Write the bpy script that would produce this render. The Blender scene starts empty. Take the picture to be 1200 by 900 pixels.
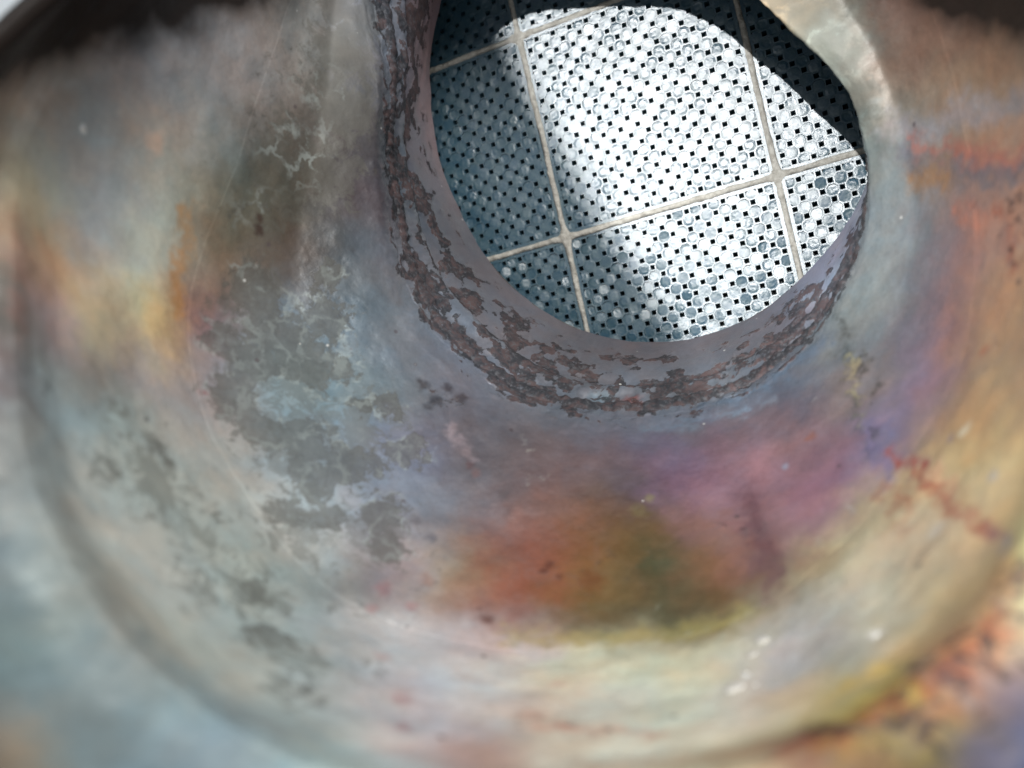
import bpy, bmesh, math, random
import numpy as np
from mathutils import Vector, Matrix

sc = bpy.context.scene
col = sc.collection
# ------------------------------------------------------------------ camera
cam_data = bpy.data.cameras.new("camera")
cam = bpy.data.objects.new("camera", cam_data)
col.objects.link(cam)
sc.camera = cam
cam_data.sensor_width = 36.0
cam_data.lens = 36.0 * 950.0 / 1200.0
cam_data.clip_start = 0.002
cam_data.clip_end = 50.0
cam_data.dof.use_dof = True
cam_data.dof.focus_distance = 0.145
cam_data.dof.aperture_fstop = 14.0
# ------------------------------------------------------------------ light
world = bpy.data.worlds.new("World")
sc.world = world
world.use_nodes = True
bg = world.node_tree.nodes["Background"]
bg.inputs[0].default_value = (0.80, 0.86, 0.90, 1)
bg.inputs[1].default_value = 0.75
sc.view_settings.view_transform = 'Standard'
sc.view_settings.look = 'None'
sc.view_settings.exposure = 0.0
sc.view_settings.gamma = 1.0

def area(name, loc, target, size, power, color, size_y=None):
    d = bpy.data.lights.new(name, 'AREA')
    d.shape = 'RECTANGLE'; d.size = size; d.size_y = size_y or size
    d.energy = power; d.color = color
    o = bpy.data.objects.new(name, d); col.objects.link(o)
    o.location = loc
    o.rotation_euler = (Vector(target) - Vector(loc)).to_track_quat('-Z', 'Y').to_euler()
    return o
TGT = (0.03, 0.045, -0.16)
sd_ = bpy.data.lights.new("sun_patch_spot", 'SPOT')  # added spot standing in for sunlight; its cone edge bounds the lit patch
sd_.energy = 52.0; sd_.color = (1.0, 1.0, 0.985); sd_.spot_size = math.radians(44.0); sd_.spot_blend = 0.0
sd_.shadow_soft_size = 0.004
so_ = bpy.data.objects.new("sun_patch_spot", sd_); col.objects.link(so_)
so_.location = (-0.38, 0.15, 0.70)
so_.rotation_euler = Vector((0.6873, 0.0776, -0.7222)).to_track_quat('-Z', 'Y').to_euler()
area("sky_light", (0.08, 0.47, 0.80), (0, 0, -0.1), 0.5, 14.0, (1.0, 0.975, 0.93))

RINGS = {"A": {"k": "A", "C": [0.023197, 0.054679, -0.152125], "n": [-0.31244, -0.06549, 0.94768], "co": [0.0445051, 0.0002747, 0.0002703, -0.002052, -0.0021532, 0.0004903, 0.0005249, -0.0002518, 0.000374, -0.0001086, -0.0001952, 8.18e-05, -1.09e-05, -6.27e-05, 5.88e-05, 2.65e-05, 1.33e-05, 3.36e-05, 3.82e-05]}, "B": {"k": "B", "C": [0.011561, 0.037211, -0.128783], "n": [-0.12091, 0.02015, 0.99246], "co": [0.0405152, 0.0015214, -0.0013034, -0.0025071, -0.0049102, 0.0028186, -0.0002281, -0.0011625, 0.0005667, 0.0004979, -0.0008363, 0.0005418, 0.000842, -0.0005991, -3.34e-05, 0.0003476, -0.0002497, -8.01e-05, 0.0002355]}, "D": {"k": "D", "C": [0.007358, 0.030046, -0.110422], "n": [-0.10046, 0.28128, 0.95435], "co": [0.0581186, 0.0009216, 0.0003382, -0.00761, 0.0015034, 0.0016016, -0.0017593, -0.0003048, 0.0013549, -0.0005458, -0.0004368, 9.72e-05, -0.0003206, 8.76e-05, 4.29e-05, -0.0003825, -4.27e-05, 0.0001756, 0.0001138]}, "C": {"k": "C", "C": [0.005891, 0.03441, -0.088175], "n": [-0.05028, 0.42235, 0.90504], "co": [0.0632669, -0.0020585, 0.0012527, -0.0103597, 0.0020827, 0.0003628, -0.0019372, 0.0009199, 0.0011421, -0.0008482, 2.15e-05, 0.0004131, -6.67e-05, -0.0002663, -0.0002698, 0.0001513, 0.0001789, -0.0003527, -2.71e-05]}, "E": {"k": "E", "C": [0.00875, 0.039896, -0.076576], "n": [-0.05028, 0.42235, 0.90504], "co": [0.0707012, -0.0028316, 0.0009511, -0.0158153, 0.0025486, 0.0045825, -0.0032813, -0.0010715, 0.0028457, -0.0008499, 0.0009419, -0.0024778, 0.0002511, -0.0022182, -0.0003445, -0.0016432, -0.0005675, -0.0004499, -0.0009772]}}
TINT_SHADE = [[40.3, 58.4, -125.5, 30.8, 49.9, 63.6], [46.9, 57.4, -123.8, 32.0, 42.5, 47.9], [-36.8, 54.6, -117.2, 98.5, 92.4, 87.9], [57.9, 51.4, -110.3, 96.4, 81.2, 73.6], [-46.0, 33.5, -76.6, 58.6, 52.5, 49.4], [-49.2, 38.2, -86.7, 58.6, 52.5, 49.4], [-48.2, 41.6, -94.0, 60.2, 52.6, 49.6], [-46.4, 43.0, -97.6, 69.9, 60.8, 57.7], [-42.1, 47.3, -107.0, 93.0, 84.7, 81.6], [-36.9, 52.0, -117.3, 128.9, 124.3, 121.3], [-30.6, 56.9, -129.1, 150.3, 146.8, 142.3], [-21.7, 60.6, -137.4, 142.2, 157.9, 175.4], [41.4, 56.6, -125.6, 214.7, 189.7, 146.4], [46.8, 54.7, -123.6, 41.9, 49.0, 50.2], [57.3, 58.6, -132.8, 44.9, 36.9, 32.9], [56.2, 51.5, -116.3, 105.6, 70.7, 61.0], [59.0, 47.1, -106.5, 85.7, 67.5, 59.9], [59.8, 42.8, -96.4, 66.8, 53.1, 47.0], [-48.9, 30.6, -77.7, 68.2, 60.6, 56.8], [-51.7, 34.7, -88.0, 92.9, 84.6, 78.5], [-50.7, 36.4, -92.1, 172.7, 144.7, 122.2], [-47.3, 39.7, -100.1, 154.5, 148.1, 151.2], [-42.8, 42.5, -107.8, 168.1, 169.6, 175.2], [-37.3, 46.5, -117.7, 194.5, 186.4, 185.9], [-33.1, 49.6, -125.4, 133.9, 136.8, 132.7], [-27.5, 51.4, -130.7, 59.1, 55.4, 47.4], [-21.3, 53.0, -134.6, 112.5, 113.6, 122.8], [47.8, 49.7, -124.7, 187.6, 203.3, 192.8], [51.4, 48.0, -122.0, 45.5, 52.3, 51.5], [55.9, 46.7, -118.0, 131.2, 103.0, 86.0], [59.1, 42.4, -107.2, 135.2, 98.8, 88.3], [59.6, 37.5, -94.5, 153.7, 120.7, 102.2], [-53.7, 26.8, -84.9, 209.9, 178.4, 155.3], [-51.7, 29.4, -93.2, 153.1, 166.4, 168.7], [-48.0, 31.9, -101.5, 113.5, 133.4, 142.7], [-45.9, 33.0, -105.2, 231.1, 184.1, 141.8], [-43.2, 34.5, -109.3, 157.6, 181.4, 189.4], [-39.4, 36.4, -115.4, 90.8, 83.7, 70.0], [-35.0, 38.9, -122.9, 71.9, 62.6, 48.3], [-30.4, 40.4, -128.2, 37.2, 30.0, 25.5], [-23.6, 41.6, -131.5, 50.2, 37.6, 32.1], [-19.2, 48.1, -152.1, 103.9, 110.6, 121.2], [-16.0, 52.2, -165.2, 157.5, 123.3, 123.6], [55.0, 37.9, -120.2, 92.3, 111.3, 104.2], [59.2, 34.0, -107.2, 175.0, 147.2, 102.1], [59.4, 29.5, -93.8, 173.9, 150.8, 121.0], [-53.0, 20.2, -84.2, 148.9, 136.4, 127.7], [-52.0, 20.8, -88.1, 213.0, 214.5, 165.4], [-51.6, 22.0, -93.1, 176.4, 174.1, 176.9], [-50.2, 22.8, -97.1, 107.1, 108.7, 116.4], [-48.1, 24.1, -101.8, 196.2, 191.8, 189.4], [-45.2, 25.3, -107.3, 194.5, 203.0, 184.9], [-42.6, 26.4, -111.4, 90.5, 66.9, 32.2], [-40.2, 27.2, -115.3, 95.7, 99.3, 85.2], [-37.7, 28.6, -119.6, 79.4, 84.3, 78.1], [-33.0, 29.7, -125.6, 69.0, 66.9, 57.8], [-28.3, 30.4, -128.4, 34.6, 25.5, 25.5], [-23.4, 30.9, -131.2, 64.6, 26.5, 25.5], [-21.0, 31.7, -134.2, 65.9, 74.4, 85.6], [-18.4, 34.8, -146.6, 65.8, 82.1, 92.9], [-13.4, 38.3, -162.2, 71.5, 69.9, 75.5], [55.7, 28.0, -119.1, 127.8, 132.6, 120.4], [58.1, 26.7, -112.7, 67.4, 99.9, 131.3], [59.0, 24.6, -103.8, 170.6, 110.1, 76.7], [59.1, 22.4, -94.9, 199.1, 130.6, 107.0], [-50.9, 12.6, -80.9, 81.6, 102.1, 98.9], [-50.3, 13.3, -84.7, 209.0, 159.0, 124.8], [-50.4, 14.1, -91.1, 181.8, 133.1, 81.0], [-49.4, 14.9, -95.5, 123.7, 144.3, 172.9], [-47.8, 15.6, -100.9, 183.2, 189.5, 178.2], [-45.4, 16.9, -107.1, 182.9, 222.8, 218.4], [-43.9, 17.3, -110.3, 165.4, 98.6, 48.6], [-41.2, 18.5, -115.3, 112.2, 97.1, 76.0], [-37.7, 19.1, -119.8, 88.6, 76.0, 59.2], [-33.3, 19.9, -124.4, 69.5, 52.0, 48.2], [-28.1, 20.2, -127.0, 46.7, 41.5, 31.1], [-23.2, 20.6, -129.7, 70.9, 94.2, 107.1], [-19.4, 20.9, -133.1, 107.7, 92.3, 93.6], [-16.6, 22.4, -141.7, 117.5, 115.1, 121.3], [-9.7, 24.8, -156.5, 80.6, 77.3, 83.2], [54.8, 20.6, -130.2, 152.3, 150.6, 172.4], [54.9, 18.4, -117.5, 135.2, 154.2, 140.4], [56.9, 17.5, -112.3, 58.9, 61.9, 100.3], [58.1, 16.6, -103.9, 148.8, 115.2, 113.7], [58.0, 14.9, -94.4, 162.9, 143.5, 121.6], [-49.5, 8.8, -79.4, 67.8, 76.1, 67.1], [-49.5, 9.7, -85.6, 225.3, 164.8, 143.5], [-49.1, 10.0, -91.3, 193.5, 155.8, 108.6], [-48.0, 10.7, -96.9, 229.7, 205.2, 163.4], [-46.7, 11.4, -102.1, 216.6, 221.6, 202.7], [-45.3, 11.7, -106.4, 231.1, 163.9, 71.6], [-44.0, 12.0, -110.1, 148.5, 96.8, 79.8], [-41.9, 12.8, -113.8, 83.9, 71.1, 74.5], [-24.1, 14.0, -127.6, 62.5, 80.7, 89.3], [-19.1, 14.5, -130.9, 113.1, 112.1, 112.2], [-49.1, 6.1, -77.8, 60.0, 62.9, 60.3], [-48.3, 6.7, -80.5, 94.6, 74.7, 70.4], [-48.7, 6.7, -86.2, 187.8, 172.3, 195.4], [-48.0, 7.2, -92.5, 231.1, 228.4, 180.2], [-47.2, 7.3, -96.4, 71.3, 25.6, 37.0], [-46.3, 8.1, -101.3, 224.2, 212.0, 140.9], [-45.1, 8.4, -105.4, 231.1, 183.5, 71.6], [-44.2, 8.8, -108.4, 124.5, 89.0, 112.3], [-42.9, 8.5, -110.9, 88.8, 66.3, 93.3], [-39.9, 8.9, -115.2, 96.5, 88.1, 86.5], [-35.2, 9.4, -119.8, 134.5, 151.0, 163.5], [-29.8, 9.7, -123.4, 72.6, 86.7, 98.0], [-25.1, 10.0, -125.7, 56.0, 73.7, 86.4], [-20.4, 10.1, -128.3, 103.7, 114.7, 122.6], [-13.2, 10.7, -135.7, 112.5, 128.2, 143.8], [-4.7, 11.6, -147.7, 104.0, 99.6, 103.8], [3.2, 12.4, -155.4, 119.5, 119.9, 129.2], [51.9, 9.3, -116.5, 114.2, 125.4, 113.9], [54.2, 8.6, -111.3, 98.3, 93.3, 108.4], [55.5, 8.6, -105.4, 79.9, 64.6, 92.3], [56.0, 7.6, -96.6, 189.6, 133.5, 73.9], [55.6, 7.1, -88.8, 151.5, 127.5, 104.4], [-26.8, 49.0, -130.6, 41.8, 35.5, 27.6], [-23.3, 49.7, -131.9, 28.1, 28.0, 38.5], [-25.7, 59.6, -132.3, 61.7, 54.8, 46.1], [-22.2, 61.9, -136.7, 77.0, 79.1, 90.5], [9.2, 9.5, -154.8, 70.4, 71.0, 76.2], [16.3, 7.4, -153.8, 94.1, 90.4, 93.5], [29.1, 7.4, -152.5, 89.8, 76.6, 79.8], [41.2, 6.7, -139.3, 82.9, 85.3, 90.4], [0.3, 18.7, -161.1, 89.3, 83.5, 89.3], [-6.5, 17.4, -152.8, 83.0, 82.0, 87.7], [-11.2, 16.9, -146.2, 120.7, 128.1, 138.9], [5.7, -2.9, -132.8, 81.5, 88.4, 95.6], [17.2, -2.9, -134.8, 99.4, 106.0, 116.4], [27.5, -2.8, -131.5, 129.2, 138.2, 146.6], [-47.7, 2.9, -76.6, 82.3, 55.8, 39.3], [-47.7, 3.7, -83.9, 148.6, 153.6, 142.0], [-47.2, 3.5, -89.4, 89.2, 66.6, 74.5], [-46.0, 3.9, -97.0, 173.2, 149.4, 156.9], [-44.4, 4.4, -104.4, 201.6, 162.5, 111.1], [-42.8, 4.4, -108.9, 117.4, 110.1, 122.4], [-47.1, 0.2, -74.9, 101.7, 39.5, 26.4], [-46.1, -0.3, -75.8, 60.9, 52.8, 49.9], [-46.3, -0.0, -81.2, 169.0, 196.3, 208.7], [-46.2, -0.2, -85.8, 105.4, 107.8, 107.6], [-44.9, 0.1, -94.8, 107.9, 110.8, 102.3], [-43.1, 0.0, -102.5, 177.9, 179.0, 188.8], [-41.3, 0.1, -107.9, 94.7, 55.1, 48.2], [-37.8, 0.3, -112.3, 131.0, 148.4, 158.7], [-32.8, -0.1, -116.3, 98.8, 121.3, 125.8], [-27.8, -0.1, -119.9, 114.6, 130.9, 136.6], [-24.2, -0.2, -121.4, 75.7, 96.1, 104.9], [-20.1, -0.1, -123.2, 85.3, 96.7, 101.6], [-15.7, -0.1, -125.1, 89.9, 111.6, 121.2], [-10.9, 0.0, -127.5, 85.6, 72.3, 78.7], [0.1, -0.1, -134.5, 135.6, 141.3, 154.1], [12.0, 0.1, -140.6, 73.5, 72.2, 75.2], [23.4, -0.1, -139.8, 137.8, 146.8, 160.6], [35.5, -0.1, -130.2, 58.0, 63.3, 69.0], [44.3, -0.2, -117.5, 62.4, 67.9, 90.3], [47.5, -0.1, -113.3, 102.6, 86.7, 85.4], [49.6, -0.2, -108.5, 142.8, 130.1, 100.2], [51.0, 0.1, -104.8, 85.9, 100.1, 134.0], [52.3, 0.2, -99.0, 106.1, 74.7, 118.6], [52.4, 0.1, -90.6, 172.9, 148.7, 94.8], [51.8, -0.2, -82.0, 150.2, 116.6, 105.6], [-45.6, -5.6, -71.7, 29.2, 31.8, 39.9], [-43.6, -5.6, -73.7, 117.6, 123.1, 121.9], [-43.7, -6.2, -80.0, 185.5, 197.6, 198.4], [-42.5, -6.9, -86.2, 120.1, 136.4, 133.3], [-40.3, -7.6, -95.8, 182.6, 186.5, 180.7], [-37.9, -8.4, -103.0, 174.9, 163.6, 152.5], [-34.4, -8.3, -108.0, 72.1, 86.6, 93.4], [-29.5, -8.8, -111.6, 129.6, 153.3, 167.6], [-24.2, -9.3, -115.2, 120.4, 133.5, 148.7], [-19.7, -9.2, -117.6, 82.7, 90.2, 98.0], [-15.1, -9.5, -119.0, 103.8, 112.2, 137.9], [-10.6, -9.6, -120.3, 90.9, 88.7, 95.9], [-5.7, -9.5, -121.8, 71.1, 61.2, 64.1], [0.0, -9.8, -122.7, 71.7, 65.9, 68.0], [10.5, -9.7, -123.6, 107.2, 91.1, 89.6], [18.0, -9.7, -122.7, 83.5, 83.0, 105.1], [25.7, -9.5, -120.8, 104.2, 93.7, 115.4], [32.4, -9.3, -117.6, 106.8, 86.2, 87.5], [38.1, -9.1, -113.3, 88.9, 63.2, 56.1], [42.9, -8.5, -107.4, 124.4, 91.9, 83.9], [45.4, -8.0, -102.3, 118.4, 120.8, 149.0], [46.8, -7.8, -96.8, 58.3, 67.9, 101.1], [47.8, -7.2, -89.2, 179.3, 132.0, 76.3], [48.4, -6.3, -81.4, 195.8, 172.1, 124.0], [5.2, -14.3, -118.5, 98.7, 79.6, 82.8], [12.2, -14.2, -118.3, 95.7, 80.7, 87.9], [18.5, -14.1, -117.4, 75.3, 66.0, 43.8], [23.2, -14.1, -116.2, 122.2, 91.4, 130.4], [29.1, -13.8, -114.1, 154.6, 112.9, 126.4], [33.8, -13.5, -111.4, 119.7, 90.7, 106.7], [38.9, -13.0, -105.6, 97.5, 70.6, 87.7], [42.0, -12.3, -100.2, 105.3, 65.2, 105.6], [44.4, -11.3, -93.6, 172.5, 153.9, 97.3], [45.9, -10.0, -82.4, 187.4, 177.5, 119.5], [-43.7, -10.8, -68.7, 40.7, 64.9, 78.9], [-41.0, -10.7, -70.3, 58.9, 77.8, 88.3], [-40.0, -11.5, -72.9, 204.4, 202.0, 189.9], [-39.1, -12.9, -81.0, 170.0, 169.5, 164.3], [-37.1, -13.9, -88.2, 163.3, 174.5, 168.1], [-34.6, -15.1, -94.2, 149.8, 153.9, 149.5], [-31.8, -16.0, -100.9, 171.3, 170.6, 160.9], [-27.6, -16.6, -105.0, 176.7, 186.3, 191.1], [-22.8, -16.9, -108.0, 127.7, 142.7, 148.9], [-18.5, -17.6, -109.8, 139.0, 132.9, 148.5], [-14.1, -17.9, -111.8, 109.0, 122.2, 131.9], [-8.5, -17.9, -113.7, 112.3, 113.9, 124.3], [-2.6, -18.1, -114.4, 86.3, 97.0, 105.3], [5.0, -18.2, -114.6, 118.5, 73.3, 51.9], [11.8, -18.1, -114.1, 93.2, 70.9, 27.1], [17.9, -17.9, -113.3, 51.3, 37.2, 25.5], [23.5, -17.8, -111.8, 104.5, 84.5, 87.2], [29.0, -17.3, -109.9, 167.3, 130.0, 132.7], [33.1, -16.8, -106.5, 158.0, 128.3, 129.9], [36.5, -16.2, -102.6, 106.4, 73.7, 89.3], [39.2, -15.7, -98.3, 117.3, 86.4, 94.8], [41.8, -14.4, -92.2, 179.5, 172.5, 139.9], [43.0, -13.6, -85.2, 167.6, 150.4, 147.1], [43.9, -12.6, -79.0, 225.8, 188.6, 159.0], [44.7, -11.5, -74.4, 204.6, 179.4, 125.2], [-4.5, -21.8, -109.5, 114.9, 74.0, 65.9], [2.2, -21.8, -110.1, 146.4, 91.5, 76.7], [9.4, -21.8, -109.8, 112.1, 80.1, 63.4], [15.8, -21.7, -108.7, 119.8, 83.5, 33.4], [21.0, -21.4, -107.5, 77.3, 85.4, 37.3], [25.4, -21.1, -105.4, 142.4, 97.0, 74.5], [30.4, -20.4, -102.2, 155.0, 127.5, 121.1], [34.0, -19.8, -98.6, 134.1, 77.6, 104.5], [37.2, -18.7, -93.8, 150.4, 149.5, 103.7], [-41.8, -15.3, -65.6, 75.1, 105.9, 121.1], [-37.9, -16.1, -66.7, 51.4, 77.9, 80.7], [-35.8, -16.4, -68.3, 75.3, 57.5, 52.7], [-35.5, -17.3, -73.0, 228.9, 229.5, 214.3], [-33.4, -19.1, -79.4, 143.3, 150.0, 153.9], [-31.1, -20.3, -84.9, 179.1, 186.8, 179.7], [-28.7, -21.3, -90.8, 130.0, 152.3, 151.1], [-25.1, -23.0, -96.1, 159.1, 158.8, 153.6], [-20.9, -23.9, -99.8, 110.1, 121.3, 123.4], [-16.9, -24.2, -102.2, 99.0, 71.2, 58.9], [-13.0, -24.4, -103.5, 153.2, 146.0, 167.1], [-7.8, -24.6, -104.5, 171.3, 165.7, 123.9], [-0.8, -24.9, -105.0, 125.1, 77.7, 68.5], [4.7, -24.9, -104.9, 159.7, 87.3, 69.4], [10.1, -24.8, -104.3, 106.0, 98.9, 50.8], [15.5, -24.7, -103.4, 143.0, 108.0, 76.4], [19.5, -24.2, -102.7, 57.6, 82.1, 80.0], [24.1, -23.9, -100.6, 100.0, 70.2, 36.4], [27.3, -23.6, -98.7, 153.6, 96.0, 64.5], [30.4, -22.9, -96.2, 109.8, 98.2, 100.0], [33.4, -21.9, -92.8, 161.9, 145.2, 95.2], [35.5, -20.9, -86.8, 172.2, 164.4, 151.8], [37.7, -19.4, -81.6, 159.6, 150.7, 121.6], [39.1, -18.0, -75.7, 145.0, 151.0, 134.1], [39.9, -16.9, -70.4, 136.3, 78.4, 83.2], [39.7, -15.3, -64.0, 218.4, 231.1, 161.7], [-4.6, -27.4, -100.5, 120.2, 63.7, 55.8], [1.2, -27.7, -100.3, 141.2, 70.8, 51.4], [6.2, -27.5, -100.3, 107.8, 77.6, 36.2], [11.8, -27.2, -99.8, 78.5, 70.0, 25.5], [17.3, -26.9, -98.4, 55.4, 52.1, 25.5], [23.3, -26.2, -96.0, 111.1, 87.9, 37.2], [27.2, -25.6, -92.8, 90.9, 74.0, 54.9], [29.9, -24.6, -89.3, 230.1, 221.4, 202.5], [34.2, -22.2, -81.2, 185.3, 176.5, 156.9], [-0.1, -29.1, -97.1, 77.1, 41.3, 34.4], [4.9, -29.2, -96.6, 58.1, 48.2, 25.5], [10.0, -29.0, -96.1, 70.1, 61.1, 25.5], [16.3, -28.4, -95.1, 50.5, 44.3, 25.5], [21.1, -28.0, -92.7, 91.7, 76.8, 66.2], [25.3, -27.0, -89.4, 169.0, 151.2, 92.9], [-0.2, -30.8, -91.2, 221.8, 216.5, 210.2], [5.8, -30.8, -91.0, 231.1, 231.1, 198.3], [11.7, -30.4, -89.7, 231.1, 231.1, 210.5], [16.8, -29.7, -87.9, 231.1, 231.1, 195.3], [21.2, -28.7, -84.5, 226.1, 214.6, 182.6], [-39.3, -19.7, -62.0, 99.3, 117.3, 118.9], [-36.3, -20.2, -63.6, 91.1, 113.9, 111.2], [-32.4, -20.6, -64.6, 76.4, 104.4, 117.2], [-30.4, -21.0, -66.4, 128.1, 124.9, 121.3], [-29.5, -22.6, -71.6, 231.1, 231.1, 213.5], [-27.5, -23.9, -76.2, 112.3, 108.5, 104.7], [-24.7, -25.3, -80.4, 175.0, 195.5, 194.9], [-21.3, -26.8, -84.4, 151.0, 145.4, 138.4], [-17.7, -27.9, -88.4, 150.3, 164.4, 171.1], [-14.4, -28.8, -91.3, 218.3, 219.1, 218.9], [-9.6, -29.7, -93.7, 207.7, 196.7, 192.1], [-4.2, -29.9, -94.8, 179.3, 181.2, 190.4], [1.8, -29.9, -95.2, 215.6, 196.7, 211.1], [23.3, -27.8, -88.2, 231.1, 224.3, 185.7], [25.4, -27.1, -85.4, 231.1, 231.1, 231.1], [28.3, -25.9, -81.6, 190.7, 185.9, 200.2], [31.2, -24.3, -77.6, 180.1, 196.0, 190.1], [32.6, -23.3, -73.7, 195.1, 198.8, 199.8], [34.1, -22.2, -70.4, 192.0, 168.0, 92.4], [34.4, -20.2, -64.1, 176.0, 98.4, 83.2], [35.4, -19.6, -61.5, 54.3, 25.5, 25.5], [38.1, -18.9, -60.6, 40.0, 36.1, 85.4], [-36.9, -23.4, -58.5, 61.5, 43.7, 31.6], [-33.9, -24.0, -59.8, 118.1, 147.4, 157.8], [-30.1, -24.3, -61.6, 65.7, 84.6, 95.9], [-26.3, -24.5, -62.4, 87.9, 108.6, 106.9], [-23.7, -25.1, -63.6, 165.0, 189.5, 195.6], [-21.2, -26.9, -67.4, 186.8, 191.1, 183.0], [-19.3, -28.3, -72.5, 176.0, 185.1, 179.9], [-15.9, -29.4, -75.0, 140.0, 154.6, 161.4], [-12.5, -30.3, -77.0, 225.5, 231.1, 231.1], [-10.0, -30.8, -78.0, 163.8, 118.5, 112.9], [-5.9, -31.3, -79.2, 205.3, 219.1, 231.1], [-1.0, -31.6, -80.5, 216.2, 216.1, 211.6], [3.7, -31.7, -80.1, 206.9, 175.7, 157.8], [8.3, -31.4, -79.3, 231.1, 224.3, 200.9], [12.2, -30.9, -78.3, 175.5, 195.5, 203.6], [16.0, -30.2, -76.6, 231.1, 228.0, 182.4], [19.8, -29.2, -74.5, 231.1, 231.1, 231.1], [22.9, -28.2, -71.7, 195.3, 171.6, 145.7], [25.1, -27.1, -68.5, 231.1, 219.5, 189.2], [27.2, -25.2, -64.5, 231.1, 203.6, 80.0], [27.8, -24.1, -60.7, 231.1, 228.9, 100.4], [30.5, -23.6, -59.4, 49.6, 25.5, 30.7], [33.3, -23.2, -58.5, 41.5, 25.5, 30.5], [35.5, -22.8, -57.2, 58.5, 80.6, 131.5], [-35.1, -25.4, -55.5, 167.1, 135.6, 102.6], [-32.4, -26.3, -57.0, 80.4, 96.7, 89.2], [-27.8, -27.2, -58.5, 104.8, 115.6, 118.2], [-22.3, -27.6, -60.0, 63.0, 79.8, 99.3], [-16.2, -28.2, -61.3, 116.7, 136.2, 147.5], [-12.0, -29.6, -63.8, 196.5, 231.1, 222.8], [-8.6, -31.1, -67.1, 231.1, 220.3, 219.0], [-3.6, -31.8, -68.5, 131.9, 63.1, 64.1], [1.4, -32.0, -69.1, 205.2, 188.4, 169.7], [7.1, -31.6, -68.3, 231.1, 231.1, 211.2], [12.7, -30.7, -66.4, 231.1, 231.1, 217.8], [16.5, -28.8, -62.4, 231.1, 223.4, 178.4], [19.7, -27.6, -59.1, 118.5, 64.0, 52.6], [23.0, -26.9, -58.6, 132.8, 80.3, 76.8], [25.8, -26.7, -57.8, 50.6, 25.5, 46.1], [29.5, -26.1, -56.7, 55.3, 25.5, 38.6], [31.6, -25.7, -55.6, 71.1, 67.4, 91.8], [33.7, -25.2, -54.2, 76.2, 85.1, 103.5]]
STAIN = [[-37.5, 13.0, -118.9, 4.26, 1], [-40.3, 5.9, -113.3, 3.1, 1.1], [-34.0, 6.2, -119.3, 5.27, 1.1], [-29.1, 10.3, -123.9, 3.65, 1], [-36.2, 2.4, -115.1, 4.36, 1.1], [-30.0, 3.2, -120.6, 4.32, 1], [-38.3, -1.7, -110.2, 3.25, 1.1], [-34.8, -6.1, -109.9, 3.7, 1], [-29.4, -7.8, -112.6, 4.03, 1.1], [-26.4, -13.0, -109.8, 3.7, 1], [-23.3, -11.2, -113.9, 3.6, 1], [-25.6, 2.4, -122.2, 2.06, 0.9], [-22.6, -3.3, -120.3, 1.77, 1], [-18.7, -3.6, -121.7, 2.56, 0.9], [-15.7, -9.4, -118.9, 2.75, 1], [-19.7, -11.4, -116.0, 2.2, 0.8], [-17.8, -17.7, -110.1, 3.01, 1], [-16.0, -21.2, -106.6, 2.47, 0.9], [-28.5, 16.2, -125.9, 2.39, 0.7], [-28.5, -16.6, -104.1, 2.85, 0.8], [-24.1, -17.6, -106.4, 2.69, 0.9], [-40.4, -8.1, -93.8, 2.96, 0.45], [-41.7, -8.7, -84.2, 2.22, 0.45], [-27.9, -22.3, -88.5, 2.61, 0.6], [-24.5, -25.3, -82.1, 2.94, 0.6], [-31.1, -20.8, -81.7, 1.72, 0.5], [-19.6, -28.0, -75.8, 1.91, 0.5], [-38.3, -13.1, -84.8, 2.14, 0.4], [-34.4, -15.1, -95.0, 2.6, 0.4], [-34.7, -17.1, -84.7, 1.96, 0.35], [-34.9, 37.5, -123.0, 7.77, 0.35], [-32.0, 46.8, -126.8, 5.34, 0.3], [-38.7, 26.2, -118.4, 4.98, 0.3], [-46.1, -0.7, -80.9, 1.7, 0.4], [-32.6, -2.4, -114.6, 2.41, -1.3], [-24.7, -5.1, -118.3, 1.12, -1.2], [-23.7, -7.7, -116.9, 0.98, -1.2], [-17.6, -6.9, -119.9, 1.52, -0.7], [-29.9, -12.1, -108.1, 1.14, -0.8], [-22.9, -15.9, -109.1, 1.61, -0.8], [-21.4, -14.9, -111.2, 1.05, -0.8], [-21.2, -0.7, -122.4, 1.03, -0.5], [-40.6, 1.4, -110.0, 1.39, -0.6]]
CRUST = [[29.9, -23.6, -64.5, 2.71, 0.72], [32.1, -21.8, -61.1, 2.89, 0.72], [35.9, -19.0, -62.1, 2.94, 0.72], [39.3, -15.9, -63.4, 2.67, 0.72], [25.1, -25.7, -59.3, 2.5, 0.72], [22.0, -26.6, -59.8, 2.2, 0.5], [28.6, -25.0, -58.6, 3.08, 0.72], [31.4, -24.7, -57.7, 3.34, 0.58], [34.4, -23.9, -56.2, 3.55, 0.45], [58.9, 19.9, -94.7, 4.98, 0.55], [58.9, 22.4, -101.6, 3.74, 0.4], [57.9, 14.5, -93.2, 4.41, 0.5], [58.1, 15.8, -100.3, 4.22, 0.35], [43.8, -12.8, -81.5, 2.4, 0.4], [42.4, -14.4, -73.4, 2.32, 0.45], [46.7, -8.7, -76.5, 3.22, 0.3], [53.9, 3.0, -91.4, 3.85, 0.3], [0.2, -31.8, -75.4, 3.97, 0.35], [6.7, -31.6, -76.8, 4.85, 0.32], [-11.0, -30.6, -76.3, 3.21, 0.32], [-18.0, -25.9, -98.4, 3.11, 0.4], [-13.9, -26.1, -100.4, 3.17, 0.35], [4.2, -24.3, -105.9, 5.57, 0.25], [-10.7, -2.6, -125.6, 2.91, 0.55], [-4.8, -17.0, -115.3, 3.4, 0.3], [45.9, -7.7, -101.5, 2.67, 0.35], [-15.6, -27.4, -96.7, 2.65, 0.35], [30.9, -18.8, -105.0, 2.43, 0.4]]
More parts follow.
